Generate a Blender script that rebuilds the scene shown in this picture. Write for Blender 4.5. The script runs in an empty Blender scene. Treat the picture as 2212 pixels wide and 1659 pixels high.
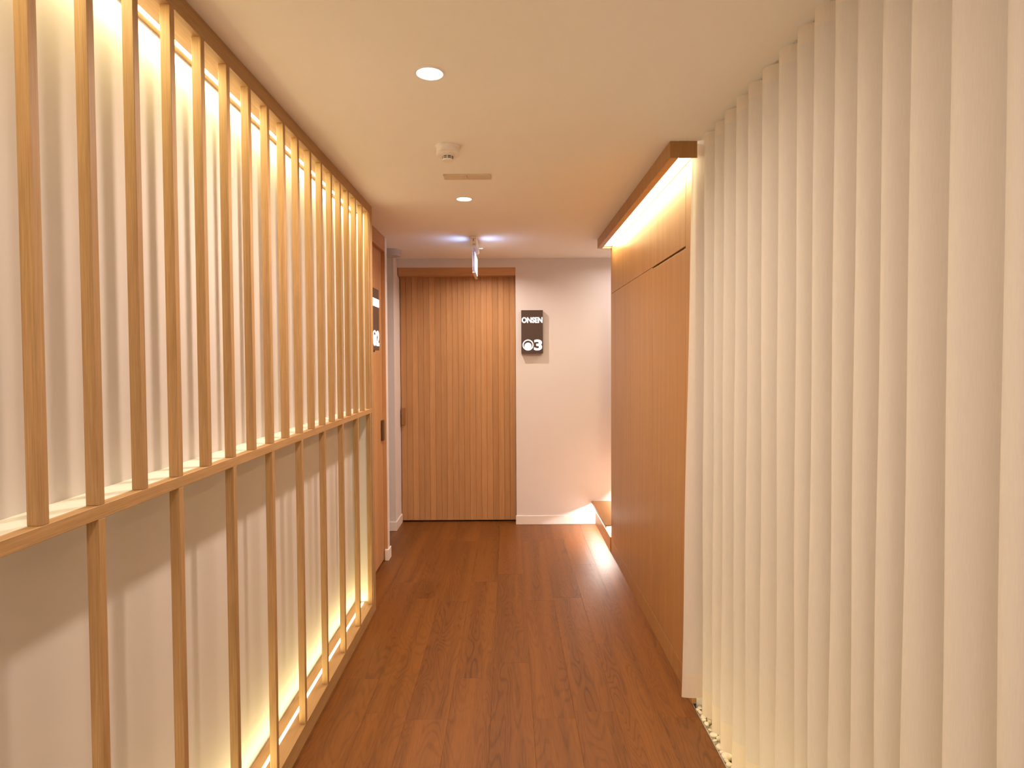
import bpy, bmesh, math, random
from mathutils import Vector, Matrix, noise

# ------------------------------------------------------------------ camera, world, exposure, area lights
S = bpy.context.scene
C = S.collection
PX = 2212.0
cam_d = bpy.data.cameras.new('camera'); cam = bpy.data.objects.new('camera', cam_d); C.objects.link(cam)
F, PITCH, YAW, ROLL, SY, CAMH = 1296.1, 0.0269, 0.0050, -0.0051, 18.7, 1.4966
fwd = Vector((math.sin(YAW)*math.cos(PITCH), math.cos(YAW)*math.cos(PITCH), -math.sin(PITCH)))
rgt = Vector((math.cos(YAW), -math.sin(YAW), 0)); upv = rgt.cross(fwd)
r2 = rgt*math.cos(ROLL) + upv*math.sin(ROLL); u2 = upv*math.cos(ROLL) - rgt*math.sin(ROLL)
m = Matrix((r2, u2, -fwd)).transposed().to_4x4(); m.translation = (0, 0, CAMH); cam.matrix_world = m
cam_d.sensor_fit = 'HORIZONTAL'; cam_d.sensor_width = 36; cam_d.lens = 36*F/PX
cam_d.shift_y = -SY/PX
cam_d.clip_start = 0.02
S.camera = cam
S.view_settings.view_transform = 'Standard'; S.view_settings.look = 'None'
S.view_settings.gamma = 1; S.view_settings.use_curve_mapping = False
S.view_settings.exposure = 0.50
w = bpy.data.worlds.new('world'); S.world = w; w.use_nodes = True
w.node_tree.nodes['Background'].inputs[0].default_value = (1, .7, .45, 1)
w.node_tree.nodes['Background'].inputs[1].default_value = .05

WARM = (1, .80, .665)      # ceiling downlights
GOLD = (1, .88, .48)      # strips in the slat screen
AMBER = (1, .80, .42)     # strip in the cabinet canopy
PINK = (1, .82, .70)      # strip under the bench

def area(name, loc, size, color, power, rot=(0, 0, 0), shape='RECTANGLE', size_y=None, spread=180):
    l = bpy.data.lights.new(name, 'AREA'); l.shape = shape; l.size = size
    if size_y: l.size_y = size_y
    l.color = color; l.energy = power; l.spread = math.radians(spread)
    o = bpy.data.objects.new(name, l); C.objects.link(o); o.location = loc; o.rotation_euler = rot
    return o

DOWN = [(-.245, 1.917), (-.247, 3.40), (-.245, .43)]
for i, (x, y) in enumerate(DOWN):
    area('downlight_lamp', (x, y, 2.392), .10, WARM, 12 if y > 3 else 11 if y > 1 else 5.2, shape='DISK', spread=165)
area('downlight_lamp', (-.222, 4.90, 2.392), .026, WARM, 7, shape='DISK', spread=150)
area('rear_fill_lamp', (-.1, -1.6, 2.376), 1.1, WARM, 26, size_y=1.7)  # added soft fill behind the camera, softens the nearby shadows
SY0, SY1 = .1, 3.50      # screen light strips run along Y
area('screen_top_strip_lamp', (-.888, (SY0+SY1)/2, 2.344), .010, GOLD, 10, size_y=SY1-SY0)
area('screen_bottom_strip_lamp', (-.867, (SY0+SY1)/2, .0715), .010, (1, .83, .36), 5.0, rot=(math.pi, 0, 0), size_y=SY1-SY0)
area('canopy_strip_lamp', (.747, 3.54, 2.3455), .064, AMBER, 9, size_y=1.98)
area('bench_strip_lamp', (.7745, 5.0, .1985), .008, (1, .88, .80), 6.0, rot=(0, math.radians(12), 0), size_y=.76)
area('unseen_wedge_lamp', (1.30, 5.0, .63), .02, (1, .88, .82), 14, rot=(0, math.radians(40), 0), size_y=.7)  # unseen strip, added for the bright wedge on the far wall
area('alcove_fill_lamp', (1.10, 4.95, 2.392), .10, (1, .86, .78), 4, shape='DISK', spread=165)  # unseen lamp added to brighten the far wall
area('curtain_back_fill', (1.15, .9, 2.39), .03, (1, .86, .66), 3.2, size_y=3.0)  # unseen fill added behind the curtain to lift its top
area('pebble_strip_lamp', (1.25, 1.3, .05), .03, (1, .84, .42), 5.5, rot=(0, math.radians(80), 0), size_y=2.45)

# ------------------------------------------------------------------ materials
def new_mat(name):
    mt = bpy.data.materials.new(name); mt.use_nodes = True
    nt = mt.node_tree; return mt, nt, nt.nodes['Principled BSDF']

def paint(name, col, rough=.7, var=.02, bump=.02, spec=.3):
    mt, nt, b = new_mat(name); N = nt.nodes; L = nt.links
    tc = N.new('ShaderNodeTexCoord'); n = N.new('ShaderNodeTexNoise'); n.inputs['Scale'].default_value = 3
    n.inputs['Detail'].default_value = 4
    cr = N.new('ShaderNodeValToRGB')
    cr.color_ramp.elements[0].color = tuple(c*(1-var) for c in col)+(1,); cr.color_ramp.elements[1].color = tuple(min(1, c*(1+var)) for c in col)+(1,)
    L.new(tc.outputs['Object'], n.inputs['Vector']); L.new(n.outputs['Fac'], cr.inputs['Fac']); L.new(cr.outputs['Color'], b.inputs['Base Color'])
    n2 = N.new('ShaderNodeTexNoise'); n2.inputs['Scale'].default_value = 260; L.new(tc.outputs['Object'], n2.inputs['Vector'])
    bp = N.new('ShaderNodeBump'); bp.inputs['Strength'].default_value = bump; bp.inputs['Distance'].default_value = .002
    L.new(n2.outputs['Fac'], bp.inputs['Height']); L.new(bp.outputs['Normal'], b.inputs['Normal'])
    b.inputs['Roughness'].default_value = rough; b.inputs['Specular IOR Level'].default_value = spec
    return mt

def wood(name, light, dark, axis='Z', fine=55, rough=.5, figure=.35, fig_scale=7, bump=.15, spec=.4, tone=.12, coat=0, rings=55, ring_detail=1.5, streak=0, streak_scale=16, fine_len=.035, fine_amt=.6, orange=None, sharp=1):
    """oak: fine pores stretched along the grain, broader figure, a tone of its own for each board"""
    mt, nt, b = new_mat(name); N = nt.nodes; L = nt.links
    tc = N.new('ShaderNodeTexCoord'); oi = N.new('ShaderNodeObjectInfo')
    off = N.new('ShaderNodeVectorMath'); off.operation = 'MULTIPLY_ADD'
    off.inputs[1].default_value = (7.3, 5.1, 9.7)
    cx = N.new('ShaderNodeCombineXYZ')
    for i in range(3): L.new(oi.outputs['Random'], cx.inputs[i])
    L.new(cx.outputs[0], off.inputs[0]); L.new(tc.outputs['Object'], off.inputs[2])
    def mapped(a, l):
        mp = N.new('ShaderNodeMapping'); s = [a, a, a]; s['XYZ'.index(axis)] = l
        mp.inputs['Scale'].default_value = s; L.new(off.outputs[0], mp.inputs['Vector']); return mp
    mf = mapped(fine, fine*fine_len)
    nf = N.new('ShaderNodeTexNoise'); nf.inputs['Scale'].default_value = 4; nf.inputs['Detail'].default_value = 5; nf.inputs['Roughness'].default_value = .6
    L.new(mf.outputs[0], nf.inputs['Vector'])
    mg = mapped(fig_scale, fig_scale*.13)
    ng = N.new('ShaderNodeTexNoise'); ng.inputs['Scale'].default_value = 1.0; ng.inputs['Detail'].default_value = ring_detail; ng.inputs['Distortion'].default_value = .35
    L.new(mg.outputs[0], ng.inputs['Vector'])
    mul = N.new('ShaderNodeMath'); mul.operation = 'MULTIPLY'; mul.inputs[1].default_value = rings
    L.new(ng.outputs['Fac'], mul.inputs[0])
    sn = N.new('ShaderNodeMath'); sn.operation = 'SINE'; L.new(mul.outputs[0], sn.inputs[0])
    pw = N.new('ShaderNodeMapRange'); pw.inputs['From Min'].default_value = .1*sharp + .25*(sharp-1); pw.inputs['From Max'].default_value = 1
    L.new(sn.outputs[0], pw.inputs['Value'])
    rf = N.new('ShaderNodeMapRange'); rf.inputs['From Min'].default_value = .35; rf.inputs['From Max'].default_value = .68
    L.new(nf.outputs['Fac'], rf.inputs['Value'])
    # patch where the figure is strong
    npz = N.new('ShaderNodeTexNoise'); npz.inputs['Scale'].default_value = .6; L.new(mg.outputs[0], npz.inputs['Vector'])
    fg = N.new('ShaderNodeMath'); fg.operation = 'MULTIPLY'; L.new(pw.outputs[0], fg.inputs[0]); L.new(npz.outputs['Fac'], fg.inputs[1])
    fs = N.new('ShaderNodeMath'); fs.operation = 'MULTIPLY'; fs.inputs[1].default_value = figure; L.new(fg.outputs[0], fs.inputs[0])
    ad = N.new('ShaderNodeMath'); ad.operation = 'MULTIPLY_ADD'; ad.inputs[1].default_value = fine_amt
    L.new(rf.outputs[0], ad.inputs[0]); L.new(fs.outputs[0], ad.inputs[2])
    mixc = N.new('ShaderNodeMix'); mixc.data_type = 'RGBA'; mixc.inputs['A'].default_value = light+(1,); mixc.inputs['B'].default_value = dark+(1,)
    L.new(ad.outputs[0], mixc.inputs['Factor'])
    cres = mixc.outputs['Result']
    if streak:
        ms = mapped(streak_scale, streak_scale*.03)
        nz = N.new('ShaderNodeTexNoise'); nz.inputs['Scale'].default_value = 1; nz.inputs['Detail'].default_value = 2; L.new(ms.outputs[0], nz.inputs['Vector'])
        sr = N.new('ShaderNodeMapRange'); sr.inputs['From Min'].default_value = .38; sr.inputs['From Max'].default_value = .66; sr.inputs['To Max'].default_value = streak
        L.new(nz.outputs['Fac'], sr.inputs['Value'])
        m2 = N.new('ShaderNodeMix'); m2.data_type = 'RGBA'; m2.inputs['B'].default_value = (orange or dark)+(1,)
        L.new(sr.outputs[0], m2.inputs['Factor']); L.new(cres, m2.inputs['A']); cres = m2.outputs['Result']
    hsv = N.new('ShaderNodeHueSaturation')
    tv = N.new('ShaderNodeMapRange'); tv.inputs['To Min'].default_value = 1-tone; tv.inputs['To Max'].default_value = 1+tone
    L.new(oi.outputs['Random'], tv.inputs['Value']); L.new(tv.outputs[0], hsv.inputs['Value'])
    L.new(cres, hsv.inputs['Color']); L.new(hsv.outputs[0], b.inputs['Base Color'])
    bp = N.new('ShaderNodeBump'); bp.inputs['Strength'].default_value = bump; bp.inputs['Distance'].default_value = .0012; bp.invert = True
    L.new(ad.outputs[0], bp.inputs['Height']); L.new(bp.outputs['Normal'], b.inputs['Normal'])
    b.inputs['Roughness'].default_value = rough; b.inputs['Specular IOR Level'].default_value = spec
    b.inputs['Coat Weight'].default_value = coat; b.inputs['Coat Roughness'].default_value = .25
    return mt

def emit(name, col, strength):
    mt, nt, b = new_mat(name)
    b.inputs['Base Color'].default_value = (.8, .8, .8, 1); b.inputs['Emission Color'].default_value = tuple(col)+(1,); b.inputs['Emission Strength'].default_value = strength
    return mt

def plain(name, col, rough=.5, metal=0, alpha=1, trans=0):
    mt, nt, b = new_mat(name); N = nt.nodes; L = nt.links
    tc = N.new('ShaderNodeTexCoord'); n = N.new('ShaderNodeTexNoise'); n.inputs['Scale'].default_value = 40
    cr = N.new('ShaderNodeValToRGB'); cr.color_ramp.elements[0].color = tuple(c*.94 for c in col)+(1,); cr.color_ramp.elements[1].color = tuple(min(1, c*1.05) for c in col)+(1,)
    L.new(tc.outputs['Object'], n.inputs['Vector']); L.new(n.outputs['Fac'], cr.inputs['Fac']); L.new(cr.outputs[0], b.inputs['Base Color'])
    b.inputs['Roughness'].default_value = rough; b.inputs['Metallic'].default_value = metal
    b.inputs['Transmission Weight'].default_value = trans
    return mt

def fabric(name, col, trans=.35, sheer=.0):
    mt, nt, b = new_mat(name); N = nt.nodes; L = nt.links
    out = N['Material Output']; N.remove(b)
    tc = N.new('ShaderNodeTexCoord'); mp = N.new('ShaderNodeMapping'); mp.inputs['Scale'].default_value = (900, 900, 25)
    L.new(tc.outputs['Object'], mp.inputs['Vector'])
    n = N.new('ShaderNodeTexNoise'); n.inputs['Scale'].default_value = 1; n.inputs['Detail'].default_value = 2; L.new(mp.outputs[0], n.inputs['Vector'])
    cr = N.new('ShaderNodeValToRGB'); cr.color_ramp.elements[0].color = tuple(c*.93 for c in col)+(1,); cr.color_ramp.elements[1].color = tuple(min(1, c*1.05) for c in col)+(1,)
    L.new(n.outputs['Fac'], cr.inputs['Fac'])
    d = N.new('ShaderNodeBsdfDiffuse'); t = N.new('ShaderNodeBsdfTranslucent'); mx = N.new('ShaderNodeMixShader'); mx.inputs[0].default_value = trans
    L.new(cr.outputs[0], d.inputs[0]); L.new(cr.outputs[0], t.inputs[0]); L.new(d.outputs[0], mx.inputs[1]); L.new(t.outputs[0], mx.inputs[2])
    if sheer:
        tr = N.new('ShaderNodeBsdfTransparent'); m2 = N.new('ShaderNodeMixShader'); m2.inputs[0].default_value = sheer
        L.new(mx.outputs[0], m2.inputs[1]); L.new(tr.outputs[0], m2.inputs[2]); L.new(m2.outputs[0], out.inputs[0])
    else: L.new(mx.outputs[0], out.inputs[0])
    return mt

M = {}
M['ceiling'] = paint('ceiling_paint', (.94, .925, .89), .8)
M['wall'] = paint('wall_paint', (.74, .705, .70), .75)
M['screen_wall'] = paint('screen_wall_paint', (.67, .63, .595), .7)
M['skirting'] = paint('skirting_paint', (.84, .78, .76), .45, bump=.005)
OAKL, OAKD = (.50, .305, .135), (.32, .18, .07)
for a in 'XYZ':
    M['slat'+a] = wood('screen_oak_'+a.lower(), OAKL, OAKD, a, fine=110, fine_len=.02, fine_amt=.75, rough=.55, figure=.25, tone=.06, streak=.3, streak_scale=50)
    M['oak'+a] = wood('door_oak_'+a.lower(), (.59, .325, .145), (.42, .21, .083), a, fine=110, fine_len=.012, rough=.55, figure=.25, tone=.11, streak=.35, streak_scale=45)
    M['cab'+a] = wood('cabinet_oak_'+a.lower(), (.46, .245, .095), (.28, .135, .042), a, fine=110, fine_len=.008, rough=.40, figure=.08, fig_scale=5, tone=.02, bump=.05, coat=.05, streak=.35, streak_scale=26)
M['floor'] = wood('floor_plank_oak', (.200, .070, .012), (.088, .027, .0038), 'Y', fine=125, fine_len=.022, fine_amt=.72, rough=.40, figure=.80, fig_scale=7.5, tone=.07, bump=.35, spec=.42, rings=170, ring_detail=1.6, streak=.42, streak_scale=17, orange=(.275, .098, .013), sharp=1.5)
M['joint'] = plain('dark_joint', (.03, .018, .01), .9)
M['dark'] = plain('dark_shadow_board', (.06, .035, .02), .8)
M['bronze'] = plain('dark_bronze_panel', (.085, .055, .045), .38, .35)
M['black'] = plain('black_metal', (.012, .010, .010), .5)
M['pull'] = plain('dark_brown_pull', (.10, .045, .018), .5)
M['pull2'] = plain('brown_pull', (.30, .14, .045), .5)
M['plastic'] = plain('white_plastic', (.90, .86, .84), .4)
M['greyplastic'] = plain('grey_plastic', (.55, .51, .50), .45)
M['vent'] = plain('vent_plate_plastic', (.74, .62, .48), .5)
M['metal'] = plain('aluminium', (.60, .58, .54), .35, .8)
M['lens'] = emit('downlight_lens', (1, .93, .86), 3)
M['fill_glow'] = emit('fill_panel_glow', (1, .86, .74), 1.2)  # glowing face of the added fill panel
M['led'] = emit('screen_led', (1, .88, .62), 2.8)
M['led_canopy'] = emit('canopy_led', (1, .86, .66), 2.4)
M['led_bench'] = emit('bench_led', (1, .90, .84), 1.6)
M['letters'] = emit('lit_letters', (1, .90, .88), 1.5)
M['exitface'] = emit('exit_sign_face', (.62, .72, 1), 1.1)
M['acrylic'] = plain('frosted_acrylic', (.70, .72, .90), .15, 0, 1, .6)
M['curtain'] = fabric('sheer_curtain', (.83, .785, .74), .34)
M['hem'] = fabric('curtain_hem', (.88, .80, .71), .42)
M['pebble'] = paint('pebble_stone', (.88, .80, .62), .5, var=.10, bump=.1)
M['gravel'] = paint('pebble_bed', (.55, .47, .36), .7, var=.2)

# ------------------------------------------------------------------ helpers
def bm_box(bm, a, b, bevel=0, seg=1):
    t = bmesh.new(); bmesh.ops.create_cube(t, size=1)
    for v in t.verts:
        v.co = Vector(((a[0]+b[0])/2+v.co.x*(b[0]-a[0]), (a[1]+b[1])/2+v.co.y*(b[1]-a[1]), (a[2]+b[2])/2+v.co.z*(b[2]-a[2])))
    if bevel: bmesh.ops.bevel(t, geom=t.edges[:], offset=bevel, segments=seg, affect='EDGES', profile=.5)
    me = bpy.data.meshes.new('t'); t.to_mesh(me); t.free(); bm.from_mesh(me); bpy.data.meshes.remove(me)

def tag(o, label=None, cat=None, group=None, kind=None):
    if label: o['label'] = label
    if cat: o['category'] = cat
    if group: o['group'] = group
    if kind: o['kind'] = kind
    return o

def empty(name, loc, label, cat, group=None, kind=None):
    o = bpy.data.objects.new(name, None); C.objects.link(o); o.location = loc; o.empty_display_size = .05
    return tag(o, label, cat, group, kind)

def world_loc(o):
    v = Vector(o.location)
    return v + world_loc(o.parent) if o.parent else v

def obj(name, bm, mat, parent=None, origin=None, smooth=False):
    """links a bmesh given in WORLD coordinates as one object with its origin at the base centre"""
    me = bpy.data.meshes.new(name)
    xs = [v.co for v in bm.verts]
    lo = Vector((min(c.x for c in xs), min(c.y for c in xs), min(c.z for c in xs))); hi = Vector((max(c.x for c in xs), max(c.y for c in xs), max(c.z for c in xs)))
    og = Vector(origin) if origin else Vector(((lo.x+hi.x)/2, (lo.y+hi.y)/2, lo.z))
    bmesh.ops.translate(bm, verts=bm.verts, vec=-og)
    bmesh.ops.recalc_face_normals(bm, faces=bm.faces)
    if smooth:
        for f in bm.faces: f.smooth = True
    bm.to_mesh(me); bm.free()
    me.materials.append(M[mat] if isinstance(mat, str) else mat)
    o = bpy.data.objects.new(name, me); C.objects.link(o)
    if parent: o.parent = parent; o.location = og - world_loc(parent)
    else: o.location = og
    return o

def box(name, a, b, mat, parent=None, bevel=0, seg=1):
    bm = bmesh.new(); bm_box(bm, a, b, bevel, seg); return obj(name, bm, mat, parent)

def boxes(name, lst, mat, parent=None, bevel=0):
    bm = bmesh.new()
    for a, b in lst: bm_box(bm, a, b, bevel)
    return obj(name, bm, mat, parent)

def lathe(name, prof, centre, mat, parent=None, n=48, axis='Z', smooth=True):
    bm = bmesh.new(); rings = []
    for r, h in prof:
        if r < 1e-6: rings.append([bm.verts.new((0, 0, h))])
        else: rings.append([bm.verts.new((r*math.cos(2*math.pi*i/n), r*math.sin(2*math.pi*i/n), h)) for i in range(n)])
    for p, q in zip(rings, rings[1:]):
        for i in range(n):
            a = [p[i % len(p)], p[(i+1) % len(p)], q[(i+1) % len(q)], q[i % len(q)]]
            u = []
            for v in a:
                if v not in u: u.append(v)
            if len(u) > 2: bm.faces.new(u)
    bmesh.ops.translate(bm, verts=bm.verts, vec=centre)
    o = obj(name, bm, mat, parent, smooth=False)
    if smooth:
        for f in o.data.polygons: f.use_smooth = True
        o.data.set_sharp_from_angle(angle=math.radians(35))
    return o

def struct(name, a, b, mat, label, cat='wall', bevel=0):
    return tag(box(name, a, b, mat, bevel=bevel), label, cat, kind='structure')

CEIL = 2.4
YB = -3.0
# ------------------------------------------------------------------ setting: floor
fl = boxes('floor', [((-2.5, YB-.1, -.12), (.786, 5.75, -.006)), ((.786, 2.63, -.12), (1.5, 5.75, -.006))], 'joint')
struct('floor_planter', (.7862, YB-.1, -.12), (1.5, 2.63, -.045), 'gravel', 'sunken base of the pebble strip under the curtain', 'floor')
tag(fl, 'brown oak plank floor running the length of the corridor', 'floor', kind='structure')
PW, PL = .177, 1.22
joints = {0: 2.459, 1: 3.725, 2: 3.109, 3: 2.459, -1: 2.92, -2: 2.78, -3: 2.459, -4: 3.725, -5: 2.78, -6: 3.3, -7: 2.6, -8: 3.1, -9: 2.3, -10: 3.5, -11: 2.9, -12: 2.5, -13: 3.2, -14: 2.8}
cache = {}
def plank_mesh(wd, ln):
    k = (round(wd, 4), round(ln, 4))
    if k in cache: return cache[k]
    bm = bmesh.new(); g = .0002
    x0, x1, y0, y1, c = -wd/2+g, wd/2-g, -ln/2+g, ln/2-g, .0005
    lo = [bm.verts.new(p) for p in ((x0, y0, -.006), (x1, y0, -.006), (x1, y1, -.006), (x0, y1, -.006))]
    mi = [bm.verts.new((v.co.x, v.co.y, -c*.6)) for v in lo]
    to = [bm.verts.new(p) for p in ((x0+c, y0+c, 0), (x1-c, y0+c, 0), (x1-c, y1-c, 0), (x0+c, y1-c, 0))]
    for r, s in ((lo, mi), (mi, to)):
        for i in range(4): bm.faces.new((r[i], r[(i+1) % 4], s[(i+1) % 4], s[i]))
    bm.faces.new(to)
    me = bpy.data.meshes.new('plank'); bm.to_mesh(me); bm.free(); me.materials.append(M['floor']); cache[k] = me; return me
flo = world_loc(fl)
for k, j in sorted(joints.items()):
    x0 = .093+PW*k; x1 = x0+PW
    xmin = -2.3
    x1 = min(x1, .785)
    ylo, yhi = (YB, 5.56) if x1 > -1.0 else (4.4, 5.4)
    y = j - PL*10
    while y < yhi:
        a, b = max(y, ylo), min(y+PL, yhi)
        if b - a > .03:
            o = bpy.data.objects.new('plank', plank_mesh(x1-x0, b-a)); C.objects.link(o); o.parent = fl
            o.location = Vector(((x0+x1)/2, (a+b)/2, 0)) - flo
        y += PL

# ------------------------------------------------------------------ setting: ceiling and walls
struct('ceiling', (-2.5, YB-.1, CEIL), (1.5, 5.8, CEIL+.1), 'ceiling', 'plain warm white plaster ceiling over the corridor', 'ceiling')
struct('wall_left', (-.933, YB, 0), (-.915, 3.567, CEIL), 'screen_wall', 'cream wall glowing behind the wooden slat screen')
struct('wall_left_pier', (-2.4, 4.452, 0), (-.911, 4.52, CEIL), 'wall', 'narrow white pier between left sliding door and side passage')
struct('wall_left_corner', (-2.4, 5.22, 0), (-.996, 5.75, CEIL), 'wall', 'white wall corner left of the far door, behind side passage')
struct('wall_passage_end', (-2.5, 4.4, 0), (-2.4, 5.3, CEIL), 'wall', 'white wall closing the side passage on the left')
struct('wall_far', (.062, 5.40, 0), (1.5, 5.60, CEIL), 'wall', 'pinkish white end wall with the illuminated number three sign')
bm = bmesh.new(); bm_box(bm, (-.996, 5.40, 2.318), (.062, 5.60, CEIL)); bm_box(bm, (-.996, 5.56, 0), (.062, 5.66, 2.4))
tag(obj('wall_far_lintel', bm, 'wall'), 'white strip of wall above the far wooden door', 'wall', kind='structure')
struct('wall_right', (1.35, YB, -.12), (1.45, 2.56, CEIL), 'wall', 'cream wall hidden behind the long white curtain')
struct('wall_right_return', (.8055, 2.560, -.12), (1.45, 2.62, CEIL), 'wall', 'cream return wall behind curtain at end of pebble strip')
struct('wall_alcove', (1.36, 4.60, 0), (1.46, 5.40, CEIL), 'wall', 'white wall behind the low bench in the right alcove')
struct('wall_back', (-.933, YB-.1, -.12), (1.45, YB, CEIL), 'wall', 'plain cream wall closing the corridor behind the viewer')

# baseboards
def skirt(name, a, b, label): 
    bm = bmesh.new(); bm_box(bm, a, b, .003)
    return tag(obj(name, bm, 'skirting'), label, 'baseboard', kind='structure')
skirt('baseboard_far', (.056, 5.388, 0), (.776, 5.40, .082), 'white baseboard along far wall right of the door')
skirt('baseboard_far_left', (-.998, 5.209, 0), (-.985, 5.49, .082), 'white baseboard on short wall left of the far door')
skirt('baseboard_passage', (-2.3, 5.208, 0), (-.985, 5.2195, .082), 'white baseboard facing forward at the side passage corner')
bm = bmesh.new(); bm_box(bm, (-.931, 4.432, 0), (-.901, 4.4515, .085), .003); bm_box(bm, (-.9109, 4.444, 0), (-.901, 4.531, .085), .003)
tag(obj('baseboard_left', bm, 'skirting'), 'small white baseboard block wrapping the foot of the left pier', 'baseboard', kind='structure')

# ------------------------------------------------------------------ doors
d1 = empty('door_1', (-.466, 5.5, 0), 'wide sliding door of vertical oak planks at the corridor end', 'door', kind='structure')
n = 20; X0, X1 = -.991, .060; pw = (X1-X0)/n
for i in range(n):
    a = X0+i*pw
    box('plank', (a+.0007, 5.503, .016), (a+pw-.0007, 5.528, 2.300), 'oakZ', d1, bevel=.0008)
box('door_core', (X0, 5.5215, .016), (X1, 5.54, 2.300), 'dark', d1)
box('door_header', (-.989, 5.398, 2.2475), (.0618, 5.50, 2.3195), 'oakX', d1, bevel=.0015)
h = boxes('door_handle', [((-.986, 5.470, .900), (-.953, 5.503, 1.056))], 'pull2', d1, bevel=.003)
tag(h, 'brown wooden pull')

d2 = empty('door_2', (-.937, 4.0, 0), 'oak plank sliding door in left wall beyond the slat screen', 'door', kind='structure')
n = 18; Y0, Y1 = 3.54, 4.445; pw = (Y1-Y0)/n
for i in range(n):
    a = Y0+i*pw
    box('plank', (-.962, a+.0007, .012), (-.938, a+pw-.0007, 2.34), 'oakZ', d2, bevel=.0008)
box('door_core', (-.975, Y0, .012), (-.9565, Y1, 2.34), 'dark', d2)
box('door_header', (-.9375, 3.568, 2.290), (-.9112, 4.4515, CEIL-.0005), 'oakY', d2, bevel=.001)
box('door_jamb', (-.990, 4.4465, 0), (-.9125, 4.4518, 2.290), 'oakZ', d2)
h = box('door_handle', (-.938, 4.375, .905), (-.922, 4.425, 1.055), 'pull', d2, bevel=.003); tag(h, 'dark brown pull')

# ------------------------------------------------------------------ slat screen
XF, XBK = -.8044, -.8290
YE = 3.567
scr = empty('slat_screen', (XF, 1.6, 0), 'tall oak slat screen with hidden warm light strips along left wall', 'screen')
YS = -.30
box('top_rail', (XBK, YS, 2.347), (XF, YE, CEIL-.0005), 'slatY', scr, bevel=.001)
so = box('soffit_board', (-.9145, YS, 2.349), (XBK-.0004, YE-.02, 2.372), 'slatY', scr)
led = box('light_strip', (-.894, SY0, 2.3455), (-.882, SY1, 2.3525), 'led', scr); tag(led, 'glowing warm white strip in the soffit')
box('middle_rail', (XBK, YS, 1.1868), (XF, YE-.0595, 1.2138), 'slatY', scr, bevel=.001)
lg = box('ledge', (-.9145, YS, 1.189), (XBK-.0004, YE-.0575, 1.2125), 'screen_wall', scr); tag(lg, 'cream painted ledge')
box('bottom_rail', (-.9145, YS, 0), (XF, YE, .0686), 'slatY', scr, bevel=.001)
led = box('light_strip', (-.873, SY0, .0665), (-.861, SY1, .0705), 'led', scr); tag(led, 'glowing warm white strip along the base')
er = box('end_return', (-.9145, YE-.057, .0686), (XF-.004, YE, 2.347), 'screen_wall', scr); tag(er, 'cream painted return closing the screen')
box('end_post', (XF-.0038, YE-.059, .0686), (XF, YE, 2.347), 'slatZ', scr, bevel=.0008)
def slat(z0, z1, y):
    k = (z0, z1)
    if k not in cache:
        bm = bmesh.new(); bm_box(bm, (XBK, 0, z0), (XF, .0198, z1), .001)
        o = obj('slat', bm, 'slatZ', scr, origin=(XF, 0, z0)); cache[k] = o.data
    else:
        o = bpy.data.objects.new('slat', cache[k]); C.objects.link(o); o.parent = scr
    o.location = Vector((XF, y, z0)) - world_loc(scr)
for i in range(-7, 18):
    y = 1.0262 + .1437*i
    slat(1.2138, 2.347, y)
    if i % 2: slat(.0686, 1.1868, y)

# ------------------------------------------------------------------ cabinet wall with canopy
XC = .783
cb = empty('wall_cabinet', (XC, 3.56, 0), 'tall flush oak cabinet wall with concealed door, right of corridor', 'cabinet')
box('body', (XC+.0225, 2.622, 0), (1.34, 4.598, CEIL-.001), 'dark', cb)
G = .0018
box('end_panel', (XC+.0005, 4.585, 0), (1.34, 4.600, CEIL-.001), 'cabZ', cb)
box('fixed_panel', (XC, 3.2715+G, .102), (XC+.02, 4.583, 1.9905), 'cabZ', cb, bevel=.0012)
dr = box('door', (XC, 2.6605+.002, .102), (XC+.02, 3.2715-G, 1.983), 'cabZ', cb, bevel=.0012); tag(dr, 'concealed flush oak door')
box('header_panel', (XC, 2.6605+G, 1.9930), (XC+.02, 4.583, CEIL-.001), 'cabZ', cb, bevel=.0012)
box('stile', (XC, 2.556, .102), (XC+.022, 2.6605-G, CEIL-.001), 'cabZ', cb, bevel=.0012)
box('plinth', (XC, 2.556, 0), (XC+.02, 4.583, .0995), 'cabZ', cb, bevel=.0012)
can = box('canopy', (.675, 2.516, 2.3305), (.711, 4.568, CEIL-.0005), 'cabZ', cb, bevel=.0012); tag(can, 'oak canopy fascia hiding a light strip')
box('canopy_end', (.7115, 2.516, 2.3305), (.788, 2.519, CEIL-.0005), 'cabZ', can)
box('canopy_end', (.7115, 4.552, 2.3305), (XC-.0005, 4.568, CEIL-.0005), 'cabZ', can)
sp = box('light_strip', (.715, 2.535, 2.347), (.779, 4.548, 2.356), 'led_canopy', can); tag(sp, 'bright warm light diffuser')

# ------------------------------------------------------------------ bench in the alcove
bn = empty('bench', (1.0, 5.0, 0), 'low oak bench with glowing base beyond the cabinet, by far wall', 'bench')
box('seat', (.748, 4.606, .200), (1.355, 5.398, .210), 'cabY', bn)
box('seat_lip', (.742, 4.606, .187), (.7478, 5.398, .210), 'cabY', bn, bevel=.001)
box('riser', (.777, 4.606, 0), (.795, 5.398, .116), 'cabY', bn, bevel=.001)
box('base', (.795, 4.606, 0), (1.355, 5.398, .1995), 'skirting', bn)
ls = box('light_strip', (.7685, 4.606, .1988), (.7805, 5.398, .1998), 'led_bench', bn); tag(ls, 'glowing strip under the seat edge')
bk = box('light_cutoff_board', (1.20, 4.606, .553), (1.22, 5.398, 1.05), 'cabY', bn, bevel=.002)  # unseen board, added to cut the wedge of light off below its edge
box('cutoff_board_cleat', (1.22, 4.606, .80), (1.359, 5.398, .84), 'cabY', bn)  # holds the added cutoff board

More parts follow.
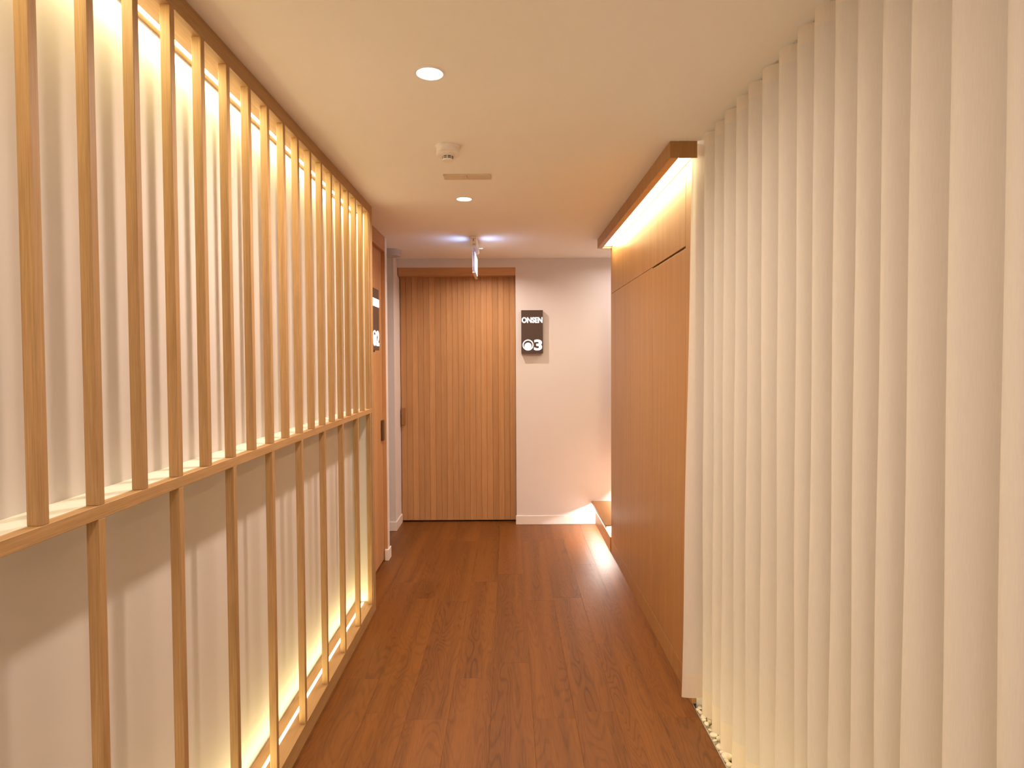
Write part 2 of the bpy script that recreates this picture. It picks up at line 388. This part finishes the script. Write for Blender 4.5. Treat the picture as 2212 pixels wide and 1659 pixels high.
# ------------------------------------------------------------------ curtain
peaks = [2.535, 2.40, 2.295, 2.19, 2.075, 1.975, 1.873, 1.757, 1.645, 1.55, 1.452, 1.356, 1.263, 1.172, 1.066, .947, .84, .735, .625, .52, .42, .31, .2, .1, -.01, -.12, -.23, -.34, -.45, -.56, -.67, -.78, -.9]
rnd = random.Random(4)
pa = [rnd.uniform(-.005, .005) for _ in peaks]; pv = [rnd.uniform(-.012, .008) for _ in peaks]; lean = [rnd.uniform(-.004, .004) for _ in peaks]
def cur_pt(t, z):
    """t runs along the peaks; gives a point on the cloth"""
    i = min(int(t), len(peaks)-2); f = t-i
    y = peaks[i]*(1-f)+peaks[i+1]*f
    if i == 0: y = peaks[0]-(peaks[0]-peaks[1])*max(0, (f-.35)/.65)**1.3
    k = (2.39-z)/2.39
    w_ = math.cos(2*math.pi*f)
    xp = .787 + (pa[i]*(1-f)+pa[i+1]*f)*(.4+k); xv = .862+pv[i]*k
    x = xp*(.5+.5*w_) + xv*(.5-.5*w_)
    y += (lean[i]*(1-f)+lean[i+1]*f)*k - .010*math.sin(2*math.pi*f)
    x += .003*math.sin(5*z+i*1.7)*k
    if t < 1:                         # leading edge swings out towards the corridor at the foot
        s = (1-t)**1.5; x -= s*(.012+.040*k)
    return Vector((x, y, z))
t0, t1, SPP = .0, len(peaks)-1.001, 24
cols = int((t1-t0)*SPP)
def cur_part(name, z0, z1, rows, mat, parent, dx=0):
    bm = bmesh.new(); g = []
    for c in range(cols+1):
        t = t0+(t1-t0)*c/cols
        g.append([bm.verts.new(cur_pt(t, z0+(z1-z0)*r/rows)+Vector((dx, 0, 0))) for r in range(rows+1)])
    for c in range(cols):
        for r in range(rows): bm.faces.new((g[c][r], g[c+1][r], g[c+1][r+1], g[c][r+1]))
    return obj(name, bm, mat, parent, smooth=True)
cu = empty('curtain', (.82, 1.0, .045), 'long floor-length sheer white curtain in even folds on the right', 'curtain')
cur_part('panel', .150, 2.340, 14, 'curtain', cu)
tp = cur_part('heading_tape', 2.340, 2.388, 1, 'hem', cu); tag(tp, 'denser heading band at the top')
hm = cur_part('bottom_hem', .045, .150, 2, 'hem', cu); tag(hm, 'double thickness hem at the foot')
tr = boxes('curtain_track', [((.822, -.9, 2.391), (.842, 2.52, 2.3995))], 'greyplastic', bevel=.001)
tag(tr, 'thin ceiling track from which the white curtain hangs', 'track')

# ------------------------------------------------------------------ pebble strip
tr1 = box('trim_1', (.7855, YB, -.045), (.7895, 2.555, .0015), 'metal'); tag(tr1, 'thin metal edging between plank floor and pebble strip', 'edging', kind='structure')
def pebble_mesh(seed, sub=2):
    r = random.Random(seed); bm = bmesh.new(); bmesh.ops.create_icosphere(bm, subdivisions=sub, radius=1)
    s = Vector((r.uniform(.8, 1.1), r.uniform(.75, 1.2), r.uniform(.5, .75))); o = Vector((r.random()*9,)*3)
    for v in bm.verts:
        d = 1+.22*noise.noise(v.co*1.1+o); v.co = Vector((v.co.x*s.x, v.co.y*s.y, v.co.z*s.z))*d
    for f in bm.faces: f.smooth = True
    me = bpy.data.meshes.new('pebble'); bm.to_mesh(me); bm.free(); me.materials.append(M['pebble']); return me
pm = [pebble_mesh(s) for s in range(8)]
placed = []
def put(x, y, z, r, label, group):
    o = bpy.data.objects.new('pebble', pm[rnd.randrange(8)]); C.objects.link(o)
    o.location = (x, y, z); o.scale = (r, r, r); o.rotation_euler = (rnd.uniform(-.5, .5), rnd.uniform(-.5, .5), rnd.uniform(0, 6.28))
    tag(o, label, 'pebble', group)
put(.840, 2.500, .000, .026, 'largest rounded tan pebble at far end of strip beside cabinet corner', None)
placed.append((.840, 2.500, .026))
tries = 0
while len(placed) < 210 and tries < 30000:
    tries += 1
    x, y, r = rnd.uniform(.800, .93), rnd.uniform(1.80, 2.545), rnd.uniform(.0095, .0185)
    if x-r < .7898 or y+r > 2.555: continue
    if all((x-a)**2+(y-b)**2 > ((r+c)*.94)**2 for a, b, c in placed):
        placed.append((x, y, r)); put(x, y, -.009+rnd.uniform(-.004, .003), r, 'small smooth cream pebble in the strip at the foot of the curtain', 'pebbles under the curtain')
bm = bmesh.new()
pt = [pebble_mesh(s, 1) for s in range(20, 24)]
for k in range(3100):
    x, y, r = rnd.uniform(.80, 1.33), rnd.uniform(-.9, 2.50), rnd.uniform(.010, .018)
    if k >= 2400: x, y = rnd.uniform(.80, .96), rnd.uniform(1.78, 2.54)
    if x < .96 and y > 1.76: z, r = -.0345, min(r, .0115)
    else: z = rnd.uniform(-.034, -.010)
    n0 = len(bm.verts); bm.from_mesh(pt[k % 4]); bm.verts.ensure_lookup_table()
    mt_ = Matrix.Translation((max(x, .7905+r*1.25), y, z)) @ Matrix.Rotation(rnd.uniform(0, 6), 4, 'Z') @ Matrix.Diagonal((r, r, r*.9, 1))
    for v in bm.verts[n0:]: v.co = mt_ @ v.co
st = obj('pebble_bed', bm, 'pebble', smooth=True); tag(st, 'layer of cream pebbles filling the strip behind the curtain', 'pebbles', kind='stuff')

# ------------------------------------------------------------------ signs
def text_bm(s, font_bold=.0):
    cu_ = bpy.data.curves.new('txt', 'FONT'); cu_.body = s; cu_.size = 1; cu_.extrude = .05; cu_.offset = font_bold; cu_.resolution_u = 6
    o = bpy.data.objects.new('txt', cu_); C.objects.link(o); dg = bpy.context.evaluated_depsgraph_get(); dg.update()
    me = bpy.data.meshes.new_from_object(o.evaluated_get(dg)); bm = bmesh.new(); bm.from_mesh(me)
    C.objects.unlink(o); bpy.data.objects.remove(o); bpy.data.meshes.remove(me)
    return bm
def fit(bm, x0, x1, z0, z1, th):
    """letters drawn in XY -> panel plane: u right, v up, depth th towards the reader (local -Y)"""
    xs = [v.co.x for v in bm.verts]; ys = [v.co.y for v in bm.verts]; zs = [v.co.z for v in bm.verts]
    a, b, c, d = min(xs), max(xs), min(ys), max(ys); e, f = min(zs), max(zs)
    for v in bm.verts:
        v.co = Vector((x0+(v.co.x-a)/(b-a)*(x1-x0), -(v.co.z-e)/(f-e)*th, z0+(v.co.y-c)/(d-c)*(z1-z0)))
    return bm
def disc(bm, cx, cz, r, y0, y1, n=40, r_in=0, a0=0, a1=2*math.pi, shift=0):
    """flat ring/disc piece with thickness; r_in>0 with shift makes a crescent-cut ring"""
    full = abs(a1-a0-2*math.pi) < 1e-4
    o, i_ = [], []
    for k in range(n if full else n+1):
        t = a0+(a1-a0)*k/n
        o.append((cx+r*math.cos(t), cz+r*math.sin(t)))
        i_.append((cx+r_in*math.cos(t), cz+shift+r_in*math.sin(t)))
    if r_in == 0:
        f = [bm.verts.new((x, y1, z)) for x, z in o]; g = [bm.verts.new((x, y0, z)) for x, z in o]
        bm.faces.new(f); bm.faces.new(g)
        for k in range(len(o)): bm.faces.new((f[k], f[(k+1) % len(o)], g[(k+1) % len(o)], g[k]))
    else:
        L_ = len(o); V = [[bm.verts.new((x, y, z)) for x, z in q] for q in (o, i_) for y in (y1, y0)]
        for k in range(L_ if full else L_-1):
            k2 = (k+1) % L_
            bm.faces.new((V[0][k], V[0][k2], V[2][k2], V[2][k])); bm.faces.new((V[1][k], V[1][k2], V[3][k2], V[3][k]))
            bm.faces.new((V[0][k], V[0][k2], V[1][k2], V[1][k])); bm.faces.new((V[2][k], V[2][k2], V[3][k2], V[3][k]))
def bar(bm, pts, wdt, y0, y1):
    for (ax, az), (bx, bz) in zip(pts, pts[1:]):
        d = Vector((bx-ax, bz-az)).normalized()*wdt/2; nx, nz = -d.y, d.x
        q = [(ax+nx-d.x*.5, az+nz-d.y*.5), (ax-nx-d.x*.5, az-nz-d.y*.5), (bx-nx+d.x*.5, bz-nz+d.y*.5), (bx+nx+d.x*.5, bz+nz+d.y*.5)]
        f = [bm.verts.new((x, y1, z)) for x, z in q]; g = [bm.verts.new((x, y0, z)) for x, z in q]
        bm.faces.new(f); bm.faces.new(g)
        for k in range(4): bm.faces.new((f[k], f[(k+1) % 4], g[(k+1) % 4], g[k]))

def onsen_sign(loc, rotz, num, label, depth):
    """local frame: reader looks along +Y, origin at bottom left of the face"""
    W_, H_ = .192, .385; T = .0025
    root = empty('room_sign', (0, 0, 0), label, 'sign', 'illuminated room signs')
    bm = bmesh.new(); bm_box(bm, (0, 0, 0), (W_, depth, H_), .0012); pn = obj('panel', bm, 'bronze', root)
    bm = fit(text_bm('ONSEN', .030), .004, .188, .272, .322, T); obj('lettering', bm, 'letters', root)
    bm = fit(text_bm(num, .028), .112, .184, .027, .123, T); obj('numeral', bm, 'letters', root)
    bm = bmesh.new(); cx, cz = .059, .075
    disc(bm, cx, cz, .048, -T, 0, 48, .040)
    disc(bm, cx, cz-.010, .0305, -T-.0004, 0, 40)
    bm2 = bmesh.new()
    e = obj('emblem', bm, 'letters', root)
    bar(bm2, [(cx-.016, cz-.004), (cx-.010, cz+.003), (cx-.003, cz+.006)], .002, -T-.0012, -T-.0006)
    bar(bm2, [(cx-.002, cz-.006), (cx+.004, cz-.010), (cx+.012, cz-.010)], .002, -T-.0012, -T-.0006)
    obj('emblem_line', bm2, 'bronze', e)
    root.location = loc; root.rotation_euler = (0, 0, rotz)
    return root
s3 = onsen_sign((.112, 5.35, 1.547), 0, '3', 'dark panel with lit white ONSEN and 3 on far wall', .0498)
# the number two sign faces the corridor: its reader looks along -X, so it is turned a quarter
s2 = onsen_sign((-.830, 3.660, 1.557), math.radians(90), '2', 'dark panel with lit white ONSEN and 2 beyond the slat screen', .030)
def s2box(name, a, b, mat):
    bm = bmesh.new(); bm_box(bm, a, b, .001); me = bpy.data.meshes.new(name); bm.to_mesh(me); bm.free(); me.materials.append(M[mat])
    o = bpy.data.objects.new(name, me); C.objects.link(o); o.parent = s2; return o
tag(s2box('bracket', (.004, .0305, -.010), (.201, .056, .046), 'black'), 'black mounting bracket')
s2box('bracket_arm', (-.0925, .0365, .06), (.05, .052, .30), 'black')

# ------------------------------------------------------------------ things on the ceiling
def downlight(x, y, r, label):
    t = empty('downlight', (x, y, CEIL-.006), label, 'lamp', 'round recessed ceiling downlights')
    lathe('trim_ring', [(r, 0), (r*1.02, -.004), (r*1.16, -.003), (r*1.2, -.0003), (r*1.2, 0), (r, 0)], (x, y, CEIL), 'plastic', t)
    lathe('lens', [(0, -.0030), (r, -.0030), (r, -.0005)], (x, y, CEIL), 'lens', t)
downlight(*DOWN[0], .041, 'largest round glowing downlight, nearest on the ceiling in view')
downlight(*DOWN[1], .041, 'round glowing downlight behind the smoke detector and slim plate')
downlight(1.10, 4.95, .041, 'added unseen downlight over the alcove bench, brightening far wall')  # fixture for the added alcove fill
downlight(-.222, 4.90, .014, 'tiny glowing ceiling spot beside the hanging exit sign')
downlight(*DOWN[2], .041, 'round ceiling downlight just above the viewer')
pl = empty('rear_fill_panel', (-.1, -1.6, 2.377), 'added soft-fill light panel overhead, behind the viewer', 'lamp')  # made-up luminaire housing the soft fill
box('diffuser', (-.65, -2.45, 2.3775), (.45, -.75, 2.386), 'fill_glow', pl)
boxes('frame', [((-.68, -2.48, 2.3765), (-.6505, -.72, 2.3995)), ((.4505, -2.48, 2.3765), (.48, -.72, 2.3995)), ((-.65, -2.48, 2.3765), (.45, -2.4505, 2.3995)), ((-.65, -.7495, 2.3765), (.45, -.72, 2.3995))], 'plastic', pl)

# smoke detector
sx, sy = -.255, 2.570
sd = empty('smoke_detector', (sx, sy, CEIL-.06), 'white round smoke detector with black slots, near ceiling centre', 'detector')
lathe('housing', [(0, 0), (.052, 0), (.052, -.006), (.047, -.008), (.0475, -.030), (.0505, -.033), (.0505, -.037), (.044, -.041), (.026, -.042), (0, -.042)], (sx, sy, CEIL), 'plastic', sd)
lathe('vent_ring', [(.023, -.042), (.023, -.056), (.0245, -.057), (.021, -.062), (0, -.063)], (sx, sy, CEIL), 'plastic', sd)
bm = bmesh.new()
for row in (-.045, -.051):
    for k in range(8):
        a0 = 2*math.pi*k/8+.08; 
        for j in range(5):
            u0 = a0+.62*j/5; u1 = a0+.62*(j+1)/5; R0 = .0236
            v = [bm.verts.new((sx+R0*math.cos(u), sy+R0*math.sin(u), CEIL+row+dz)) for u, dz in ((u0, 0), (u1, 0), (u1, -.0034), (u0, -.0034))]
            bm.faces.new(v)
vs = obj('vent_slots', bm, 'black', sd); tag(vs, 'black vent slots')

# second detector, partly hidden by the pier
lx, ly = -.965, 4.968
ld = empty('drum_detector', (lx, ly, CEIL-.055), 'flat grey round detector on ceiling by the left pier', 'detector')
lathe('housing', [(0, 0), (.082, 0), (.082, -.006), (.078, -.008), (.080, -.044), (.074, -.052), (0, -.053)], (lx, ly, CEIL), 'greyplastic', ld)
lathe('status_lens', [(.008, -.0528), (.008, -.056), (0, -.057)], (lx+.035, ly-.03, CEIL), 'metal', ld, n=20)

# slim plate in two halves
vp = empty('ceiling_plate', (-.198, 2.985, CEIL-.008), 'slim beige ceiling plate in two halves behind smoke detector', 'vent')
for a, b in ((-.3165, -.2035), (-.2005, -.084)):
    box('plate_half', (a, 2.950, CEIL-.0075), (b, 3.022, CEIL-.0004), 'vent', vp, bevel=.0012)
bm = bmesh.new()
for k in range(5): bm_box(bm, (-.310, 2.959+k*.012, CEIL-.0088), (-.209, 2.963+k*.012, CEIL-.0074)); bm_box(bm, (-.195, 2.959+k*.012, CEIL-.0088), (-.090, 2.963+k*.012, CEIL-.0074))
obj('rib', bm, 'vent', vp)

# exit sign seen edge-on
es = empty('exit_sign', (-.256, 4.58, 2.15), 'hanging lit acrylic exit sign seen edge-on near far door', 'sign')
box('housing', (-.278, 4.42, 2.328), (-.233, 4.80, CEIL-.0004), 'plastic', es, bevel=.002)
bm = bmesh.new()
for dx in (-.0135, .0135): bm_box(bm, (-.2555+dx-.002, 4.4185, 2.380), (-.2555+dx+.002, 4.4205, 2.384))
bm_box(bm, (-.2575, 4.4185, 2.362), (-.2535, 4.4205, 2.384)); f = obj('fixing_slots', bm, 'black', es)
box('test_button', (-.262, 4.4165, 2.334), (-.240, 4.4199, 2.346), 'metal', es, bevel=.002)
for y in (4.50, 4.72): lathe('hanger', [(0, 0), (.002, 0), (.002, .034), (0, .034)], (-.2555, y, 2.296), 'metal', es, n=12)
box('panel', (-.2635, 4.425, 2.140), (-.2475, 4.80, 2.297), 'acrylic', es, bevel=.001)
fc = box('lit_face', (-.2473, 4.44, 2.155), (-.2455, 4.785, 2.290), 'exitface', es); tag(fc, 'blue white lit face')
fc = box('lit_face', (-.2655, 4.44, 2.155), (-.2637, 4.785, 2.290), 'exitface', es)
box('frame', (-.2645, 4.424, 2.134), (-.2465, 4.80, 2.1395), 'metal', es)
E_ = (.36, .56, 1)
for sgn in (-1, 1):
    area('exit_sign_lamp', (-.2555+sgn*.042, 4.52, 2.300), .04, E_, .10, rot=(0, math.radians(90+38)*-sgn, 0), size_y=.12, spread=110)
